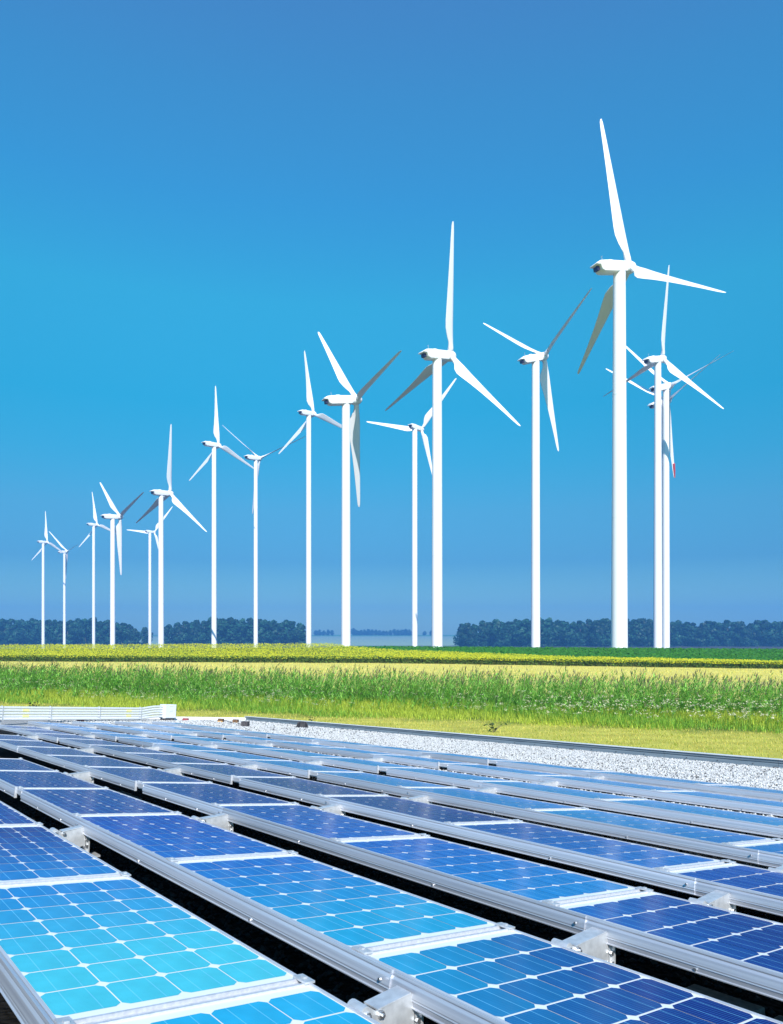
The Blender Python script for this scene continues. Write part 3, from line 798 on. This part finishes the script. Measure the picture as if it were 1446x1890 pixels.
for i, (hx, hy, hz, yaw, ph, tilt, cone, r_t, r_b, tdx, lab) in enumerate(TURB):
    nyaw = math.radians(min(66, max(yaw, 42)))
    ax = Vector((math.sin(nyaw), math.cos(nyaw), 0))
    off = abs(tdx)*hy/FPX                                # sideways distance tower axis - hub, metres
    over = off/math.sin(nyaw)
    hub = Vector((hx, hy, hz + CAM_Z))
    tb = hub - ax*over
    zb = float(ground_z(tb.x, tb.y)) - .5
    t = empty('wind_turbine', Matrix.Translation((tb.x, tb.y, zb)), lab, 'wind turbine', 'white wind turbines standing beyond the fields')
    H = hub.z - zb
    mb = MB(); seg = 6
    top = H - 1.2 - math.sin(math.radians(max(tilt, 0)*.8))*over
    mb.tube([(0, 0, top*k/seg) for k in range(seg+1)], [r_b + (r_t - r_b)*k/seg for k in range(seg+1)], 32)
    for q in (.36, .68):
        rr = r_b + (r_t - r_b)*q
        mb.tube([(0, 0, top*q-.12), (0, 0, top*q-.1), (0, 0, top*q+.1), (0, 0, top*q+.12)], [rr-.05, rr+.035, rr+.035, rr-.05], 32, cap=False)
    mb.obj('tower', M['turbine'], t, smooth=True)
    ny = 3.3                                             # local y of the rotor centre in the nacelle frame
    nm = Matrix.Translation((ax*(over-ny))) @ Matrix.Translation((0, 0, H)) @ Matrix.Rotation(-nyaw, 4, 'Z') @ Matrix.Translation((0, 3.3, 0)) @ Matrix.Rotation(math.radians(max(tilt, 0)*.8), 4, 'X') @ Matrix.Translation((0, -3.3, 0))
    nac = link(bpy.data.objects.new('nacelle', NAC), t); nac.matrix_local = nm @ Matrix.Diagonal((.92, 1, .88, 1))
    for nme, me_ in (('vent', VENT), ('roof_hatch', HATCH), ('weather_mast', MAST), ('neck', NECK)):
        if nme in ('weather_mast',) and hy > 300: continue
        link(bpy.data.objects.new(nme, me_), nac)
    ry = math.radians(yaw)
    rm = Matrix.Translation(hub - Vector((tb.x, tb.y, zb))) @ Matrix.Rotation(-ry, 4, 'Z') @ Matrix.Rotation(math.radians(tilt), 4, 'X')
    hb_ = link(bpy.data.objects.new('hub', HUB), t)
    hb_.matrix_local = Matrix.Translation(hub - Vector((tb.x, tb.y, zb))) @ Matrix.Rotation(-nyaw, 4, 'Z') @ Matrix.Rotation(math.radians(max(tilt, 0)*.8), 4, 'X') @ Matrix.Translation((0, -3.3, 0))
    for k in range(3):
        bl = link(bpy.data.objects.new('blade', BLADE), t)
        bl.matrix_local = rm @ Matrix.Rotation(math.radians(ph + 120*k), 4, 'Y') @ Matrix.Rotation(-math.radians(cone), 4, 'X') @ Matrix.Rotation(math.radians(-84 if i in (4, 5, 9, 12, 14, 16) else 0), 4, 'Z')
        if i == 8 and k == 1:
            mb = MB(); mb.tube([(0, .15, 27.5), (0, .05, 31), (0, 0, 33.9)], [.62, .5, .25], 10)
            tp = mb.obj('blade_tip', M['red_tip'], bl)

# ------------------------------------------------------------------ trees
def crown_mesh(seed, h, w, base, n):
    g = np.random.default_rng(seed)
    # lobes up the stem
    nl = 26
    lz = np.linspace(base, h*.93, nl) + g.normal(0, h*.02, nl)
    prof = np.sin(np.clip((lz-base)/(h-base), 0, 1)*math.pi*.86 + .42)
    la = g.uniform(0, 6.28, nl); lr = w*.34*prof*g.uniform(.5, 1.2, nl)
    lc = np.stack([lr*np.cos(la), lr*np.sin(la), lz], 1); ls = w*.205*(.45+.7*prof)*g.uniform(.75, 1.25, nl)
    k = g.integers(0, nl, n)
    d = g.normal(size=(n, 3)); d /= np.linalg.norm(d, axis=1)[:, None]
    rad = g.uniform(.55, 1.0, n)**.5
    c = lc[k] + d*(ls[k]*rad)[:, None]*np.array([1, 1, .95])
    c[:, 2] = np.clip(c[:, 2], .2, None)
    s = g.uniform(.35, .8, n)*w/8
    a = g.normal(size=(n, 3)); a -= (a*d).sum(1)[:, None]*d*.7; a /= np.linalg.norm(a, axis=1)[:, None]
    b = np.cross(a, d + g.normal(0, .4, (n, 3))); b /= np.linalg.norm(b, axis=1)[:, None]
    a *= s[:, None]; b *= (s*.7)[:, None]
    V = np.stack([c-a, c-b*.9, c+a, c+b*.9], 1).reshape(-1, 3)
    F = np.arange(n*4).reshape(-1, 4)
    hue = g.uniform(.55, 1.45, nl)[k]*g.uniform(.7, 1.3, n)
    t = np.stack([.018*hue, .075*hue, .040*hue], 1)
    return np_mesh('crown', V, F, M['tree_leaf'], np.repeat(t, 4, 0))
def trunk_mesh(h, w):
    mb = MB(); mb.tube([(0, 0, -1), (0, 0, h*.3), (.1, 0, h*.7), (.1, .1, h*.92)], [w*.045, w*.035, w*.02, w*.006], 7)
    for k in range(6):
        a = k*1.9; z = h*(.2 + .09*k)
        mb.tube([(0, 0, z), (w*.18*math.cos(a), w*.18*math.sin(a), z+h*.1), (w*.32*math.cos(a), w*.32*math.sin(a), z+h*.2)], [w*.018, w*.012, w*.004], 5)
    return mb.mesh('trunk', M['bark'])
CROWNS = [crown_mesh(100+i, 26, 17 + (i % 3)*1.5, .4, 1500) for i in range(6)]
TRUNK = trunk_mesh(26, 17)
def tree(x_px, Y, h, lab, group, var, wide=1.0):
    X = (x_px-723)/FPX*Y
    z = float(ground_z(X, Y))
    t = empty('tree', Matrix.Translation((X, Y, z-.3)) @ Matrix.Rotation(random.uniform(0, 6.28), 4, 'Z') @ Matrix.Diagonal((h/26*wide, h/26*wide, h/26, 1)), lab, 'tree', group)
    link(bpy.data.objects.new('trunk', TRUNK), t)
    link(bpy.data.objects.new('crown', CROWNS[var % 6]), t)
NUMW = ORD + ['thirteenth', 'fourteenth', 'fifteenth', 'sixteenth', 'seventeenth', 'eighteenth', 'nineteenth', 'twentieth'] + ['twenty-'+w for w in ORD[:9]] + ['thirtieth'] + ['thirty-'+w for w in ORD[:9]] + ['fortieth'] + ['forty-'+w for w in ORD[:9]]
def wood(x0, x1, step, Y, hpx, name, group, taper=()):
    xs_ = []; x = x0
    while x < x1: xs_.append(x + random.uniform(-3, 3)); x += step*random.uniform(.8, 1.2)
    for i, x in enumerate(xs_):
        hp = hpx(x)*random.uniform(.9, 1.1)
        d = Y*random.uniform(.985, 1.03)
        tree(x, d, (hp + 9)*d/FPX, f'{["leafy", "dense", "bushy"][i % 3]} dark green tree, {NUMW[i]} from the left in {name}', group, random.randrange(6), random.uniform(.95, 1.25))
wood(-14, 252, 12.5, 960, lambda x: np.interp(x, [0, 60, 100, 160, 200, 230, 256], [40, 42, 38, 43, 38, 34, 22]), 'the left wood', 'trees of the left wood')
wood(314, 560, 12.5, 960, lambda x: np.interp(x, [310, 340, 380, 430, 470, 520, 566], [30, 36, 40, 43, 40, 37, 34]), 'the middle wood', 'trees of the middle wood')
wood(850, 1466, 13.5, 960, lambda x: np.interp(x, [842, 880, 950, 1050, 1150, 1250, 1350, 1446], [32, 37, 39, 40, 40, 38, 37, 36]), 'the right-hand wood', 'trees of the right-hand wood')
tree(268, 1000, 25, 'lone smaller tree in the gap between the left and middle woods', None, 2)
for i, (x, hp) in enumerate(((583, 8), (590, 9), (598, 7), (606, 9), (613, 8), (634, 4), (653, 12), (660, 8), (667, 8), (673, 9), (680, 10), (687, 9), (694, 9), (701, 8), (708, 7), (714, 7), (721, 8), (728, 10), (735, 9), (742, 9), (749, 10), (756, 9), (763, 8), (784, 6), (796, 7))):
    tree(x, 2750, (hp+2)*2750/FPX, f'tiny far tree on the pale hill, {NUMW[i]} from the left', 'far trees on the hill', i, 1.35)

# ------------------------------------------------------------------ crops and wild plants (nobody could count them)
def ribbons(P, D, U, L, Wd, droop, nseg, tint, name, mat, tip=.15):
    """curved blades: P root, D horizontal direction (unit), U upward share, L length, Wd width"""
    n = len(P)
    side = np.stack([-D[:, 1], D[:, 0], np.zeros(n)], 1)
    V = np.zeros((n, (nseg+1)*2, 3))
    for s in range(nseg+1):
        t = s/nseg
        c = P + D*(L*t*(1-U*.7))[:, None]
        c[:, 2] = P[:, 2] + L*(U*t - droop*t*t)
        w = (Wd*(1-t)**.7*(1-tip) + Wd*tip*(1 - t*.9))[:, None]*.5
        V[:, 2*s] = c - side*w; V[:, 2*s+1] = c + side*w
    F = np.array([[2*s, 2*s+1, 2*s+3, 2*s+2] for s in range(nseg)])
    F = (F[None] + (np.arange(n)*(nseg+1)*2)[:, None, None]).reshape(-1, 4)
    return V.reshape(-1, 3), F, np.repeat(tint, (nseg+1)*2, 0)
def join(parts):
    V, F, T = [], [], []; b = 0
    for v, f, t in parts:
        V.append(v); F.append(f + b); T.append(t); b += len(v)
    return np.concatenate(V), np.concatenate(F), np.concatenate(T)
def stuff(name, parts, mat, label, cat):
    V, F, T = join(parts)
    o = link(bpy.data.objects.new(name, np_mesh(name, V, F, mat, T)))
    return tag(o, label, cat, kind='stuff')
def unit(a): return np.stack([np.cos(a), np.sin(a), np.zeros_like(a)], 1)
def var(c, n, s=.25): return np.array(c)[None]*rng.uniform(1-s, 1+s, (n, 1))*rng.uniform(.92, 1.08, (n, 3))
def band(n, w0, w1, x0, x1, slope=.35):
    X = rng.uniform(x0, x1, n); w = rng.uniform(w0, w1, n); Y = w - slope*X
    return X, Y, w
# reeds: stem, long leaves, dark plume
def reeds():
    n = 5600
    X, Y, w = band(n, 43.2, 49.5, -36, 27)
    fr = rng.random(n) < .14; w = np.where(fr, w - rng.uniform(0, 6, n), w); w = np.maximum(w, 40.8 + .8*np.sin(X*.6)); Y = w - .35*X
    clump = .5 + .5*np.sin(X*.55+1.3*np.sin(Y*.7))*np.cos(Y*.9 - X*.2)
    h = rng.uniform(1.25, 1.95, n)*(1 + .16*clump + .10*np.sin(X*1.9+Y*.7) + .07*np.sin(X*4.3+1.0))
    h = np.where(w < 43.2, h*rng.uniform(.45, .8, n), h) + .10*(w-43.5)/6
    z = ground_z(X, Y)
    parts = []
    lean = rng.normal(.3, 1.3, n)
    ld = unit(lean)
    P = np.stack([X, Y, z], 1)
    parts.append(ribbons(P, ld, np.full(n, .985), h, np.full(n, .022), .03, 4, var((.14, .26, .05), n), '', None))
    nl = 12
    for k in range(nl):
        t = (k+1.2)/(nl+1)
        Pk = P + ld*(h*t*.34)[:, None]; Pk[:, 2] = z + h*(.955*t)
        a = rng.normal(0.0, .7, n) + np.where(rng.random(n) < .68, -.25, math.pi)
        L = rng.uniform(.42, .78, n)*(1.15 - .45*t)
        c = np.array((.25, .54, .09))*(1-t*.3) + np.array((.42, .60, .12))*t*.3
        parts.append(ribbons(Pk, unit(a), rng.uniform(.55, .95, n), L, rng.uniform(.04, .075, n), .42, 3, var(c, n, .45), '', None))
    m = rng.random(n) < .42
    Pp = P[m] + ld[m]*(h[m]*.29)[:, None]; Pp[:, 2] = z[m] + h[m]*.945
    q = m.sum()
    for k in range(4):
        a = rng.normal(.3, .9, q)
        parts.append(ribbons(Pp, unit(a), rng.uniform(.85, .97, q), rng.uniform(.22, .40, q), rng.uniform(.02, .045, q), .15, 2, var((.20, .17, .10), q), '', None, .5))
    stuff('reeds', parts, M['leaf'], 'tall green reed bed with feathery dark plumes across the field edge', 'reeds')
reeds()
def weeds():
    n = 62000
    X, Y, w = band(n, 36.6, 44.2, -34, 26)
    edge = .5*np.sin(X*.5) + .35*np.sin(X*1.27+2)
    keep = w > 37.6 + edge + rng.normal(0, .35, n)
    X, Y, w = X[keep], Y[keep], w[keep]; n = len(X)
    bush = np.clip(np.sin(X*.38+.6)*np.sin(w*.9+X*.13), 0, 1)
    h = (.26 + .075*(w-37) + .22*bush)*rng.uniform(.5, 1.25, n)
    P = np.stack([X, Y, ground_z(X, Y)], 1)
    yel = (rng.random(n)*.8 + .4*np.sin(X*.31+w*.5) > .30)[:, None]
    c = np.where(yel, np.array([[.52, .60, .07]]), np.array([[.25, .46, .05]]))*rng.uniform(.65, 1.3, (n, 1))
    parts = [ribbons(P, unit(rng.uniform(0, 6.28, n)), rng.uniform(.75, .97, n), h, rng.uniform(.016, .04, n), .2, 2, c, '', None)]
    stuff('meadow_weeds', parts, M['leaf'], 'yellow-green meadow grass and weeds in front of the reeds', 'weeds')
    n = 2300
    X, Y, w = band(n, 38.2, 43.6, -34, 26)
    dens = .45 + .55*np.sin(X*.42+2.0)*np.cos(w*.7+X*.1) + (X > 7)*.5
    k = rng.random(n) < dens; X, Y, w = X[k], Y[k], w[k]; n = len(X)
    h = (.40 + .095*(w-37))*rng.uniform(.8, 1.3, n)
    parts = []
    z = ground_z(X, Y)
    for j in range(7):
        c = np.stack([X + rng.normal(0, .06, n), Y + rng.normal(0, .06, n), z + h + rng.normal(0, .025, n)], 1)
        s = rng.uniform(.016, .034, n)*(1 + .5*(X > 7))
        a = rng.uniform(0, 6.28, n)
        dx = np.stack([np.cos(a), np.sin(a), rng.normal(0, .3, n)], 1)*s[:, None]
        dy = np.stack([-np.sin(a), np.cos(a), rng.normal(.3, .3, n)], 1)*s[:, None]
        V = np.stack([c-dx, c-dy, c+dx, c+dy], 1).reshape(-1, 3)
        parts.append((V, np.arange(n*4).reshape(-1, 4), np.repeat(var((.68, .66, .45), n, .15), 4, 0)))
    P = np.stack([X, Y, z], 1)
    parts.append(ribbons(P, unit(rng.uniform(0, 6.28, n)), np.full(n, .98), h, np.full(n, .014), .0, 1, var((.16, .24, .05), n), '', None))
    stuff('white_wildflowers', parts, M['leaf'], 'pale umbels of wildflowers among the weeds before the reeds', 'wildflowers')
weeds()
def mown():
    n = 95000
    X, Y, w = band(n, 20, 38.6, -34, 24)
    k = (Y > 12) & (Y < 60); X, Y, w = X[k], Y[k], w[k]; n = len(X)
    patch = np.sin(X*.9+1.1*np.sin(Y*.8))*np.sin(Y*1.1-.4*X)
    c = np.where((rng.random(n)*1.4 < .5 + .35*patch)[:, None], np.array([[.36, .43, .05]]), np.array([[.72, .62, .15]]))*rng.uniform(.7, 1.25, (n, 1))
    P = np.stack([X, Y, ground_z(X, Y)], 1)
    h = rng.uniform(.06, .17, n)
    stuff('mown_grass', [ribbons(P, unit(rng.uniform(0, 6.28, n)), rng.uniform(.6, .95, n), h, rng.uniform(.015, .03, n), .15, 1, c, '', None, .4)], M['leaf'], 'short dry yellow grass between the roof edge and the weeds', 'grass')
mown()
def stubble():
    n = 42000
    X = rng.uniform(-85, 75, n); Y = rng.uniform(72, 113, n) - .123*X
    c = var((.78, .68, .17), n, .25)
    Y = np.round(Y/.9)*.9 + rng.normal(0, .12, n)
    P = np.stack([X, Y, ground_z(X, Y)], 1)
    stuff('stubble', [ribbons(P, unit(rng.uniform(0, 6.28, n)), rng.uniform(.8, .95, n), rng.uniform(.12, .3, n), rng.uniform(.03, .07, n), .05, 1, c, '', None, .5)], M['leaf'], 'golden stubble strip behind the reeds', 'stubble')
stubble()
def quads(c, s, tilt, col):
    n = len(c)
    nrm = np.stack([rng.normal(0, tilt, n), rng.normal(-.35, tilt, n), np.ones(n)], 1); nrm /= np.linalg.norm(nrm, axis=1)[:, None]
    a = rng.normal(size=(n, 3)); a -= (a*nrm).sum(1)[:, None]*nrm; a /= np.linalg.norm(a, axis=1)[:, None]
    b = np.cross(nrm, a)
    a *= s[:, None]; b *= (s*.8)[:, None]
    return np.stack([c-a, c-b, c+a, c+b], 1).reshape(-1, 3), np.arange(n*4).reshape(-1, 4), np.repeat(col, 4, 0)
def sunflowers():
    parts = []
    n = 120000
    X = rng.uniform(-95, 85, n); f = rng.random(n)**1.5
    y0 = 114 - .123*X; y1 = sunflower_far(X)
    Y = y0 + f*np.maximum(y1-y0, 1.2)
    row = np.round((Y-y0)/.75)*.75
    Y = y0 + row + rng.normal(0, .13, n)
    ok = Y < np.maximum(y1, y0+1.6); X, Y = X[ok], Y[ok]; n = len(X)
    z = ground_z(X, Y) + rng.uniform(.62, .98, n) + .06*np.sin(X*.8)*np.sin(Y*.5)
    yel = rng.random(n) < .72 + .12*np.sin(X*.21+Y*.1)
    z = np.where(yel, z + .05, z)
    c = np.where(yel[:, None], np.array([[.72, .70, .03]]), np.array([[.40, .50, .04]]))*rng.uniform(.75, 1.15, (n, 1))
    parts.append(quads(np.stack([X, Y, z], 1), rng.uniform(.06, .13, n), .55, c))
    n = 26000                      # leafy front of the crop
    X = rng.uniform(-95, 85, n); Y = 114 - .123*X + np.abs(rng.normal(0, .7, n)) - .1
    z = ground_z(X, Y) + rng.uniform(.02, .98, n)
    parts.append(quads(np.stack([X, Y, z], 1), rng.uniform(.08, .2, n), .9, var((.11, .19, .025), n, .5)))
    n = 5000                       # stalks
    X = rng.uniform(-95, 85, n); Y = 114 - .123*X + rng.uniform(-.1, .5, n)
    P = np.stack([X, Y, ground_z(X, Y)], 1)
    parts.append(ribbons(P, unit(rng.uniform(0, 6.28, n)), np.full(n, .97), rng.uniform(.6, .95, n), np.full(n, .05), .0, 1, var((.20, .22, .05), n, .3), '', None, .8))
    stuff('sunflower_crop', parts, M['leaf'], 'yellow flowering crop field with dark leafy front edge', 'crop')
sunflowers()
def green_crop():
    n = 40000
    X = rng.uniform(-20, 110, n); Y = rng.uniform(110, 175, n)
    ok = Y > sunflower_far(X) + 1.2; X, Y = X[ok], Y[ok]; n = len(X)
    z = ground_z(X, Y) + rng.uniform(.05, .25, n)
    stuff('green_crop', [quads(np.stack([X, Y, z], 1), rng.uniform(.12, .3, n), .5, var((.06, .22, .022), n, .3))], M['leaf'], 'dark green low crop field below the right-hand towers', 'crop')
green_crop()

# single weeds that stand out beyond the parapet
def weed(x_px, y_px, hgt, lab, col, seed):
    g = np.random.default_rng(seed)
    Y = CAM_Z*FPX/(y_px-1175); X = (x_px-723)/FPX*Y
    t = empty('weed_plant', Matrix.Translation((X, Y, 0)), lab, 'weed')
    n = 18
    c = np.stack([g.normal(0, hgt*.38, n), g.normal(0, hgt*.2, n), g.uniform(.1, 1, n)*hgt], 1)
    s = g.uniform(.06, .13, n)*hgt/.6
    global rng
    V_, F_, T_ = quads(c, s, .8, np.array(col)[None]*g.uniform(.6, 1.4, (n, 1)))
    link(bpy.data.objects.new('leaves', np_mesh('leaves', V_, F_, M['leaf'], T_)), t)
    mb = MB()
    for k in range(0, n, 3): mb.tube([(0, 0, 0), (c[k][0]*.4, c[k][1]*.4, c[k][2]*.6), tuple(c[k])], [.014, .01, .005], 5)
    mb.obj('stem', M['bark'], t)
weed(912, 1352, .42, 'dark broad-leaved weed standing alone in dry grass just beyond the parapet', (.05, .09, .02), 3)
weed(64, 1309, .45, 'small dark weed at the grass edge above the conduit pipes', (.03, .05, .015), 4)
weed(576, 1332, .25, 'small dark weed in dry grass just beyond the parapet near the drain', (.05, .09, .02), 5)

# ------------------------------------------------------------------ air
hz = MB(); hz.box(-3700, 3700, -440, 3600, -10.2, 150)
me = hz.mesh('haze')
m = bpy.data.materials.new('haze_air'); m.use_nodes = True
n = m.node_tree; n.nodes.clear()
o = N(n, 'ShaderNodeOutputMaterial'); v = N(n, 'ShaderNodeVolumePrincipled')
v.inputs['Color'].default_value = (.13, .43, 1.0, 1); v.inputs['Density'].default_value = .00040
v.inputs['Anisotropy'].default_value = 0.0
n.links.new(v.outputs[0], o.inputs['Volume'])
me.materials.append(m)
ho = link(bpy.data.objects.new('haze', me)); tag(ho, kind='stuff')
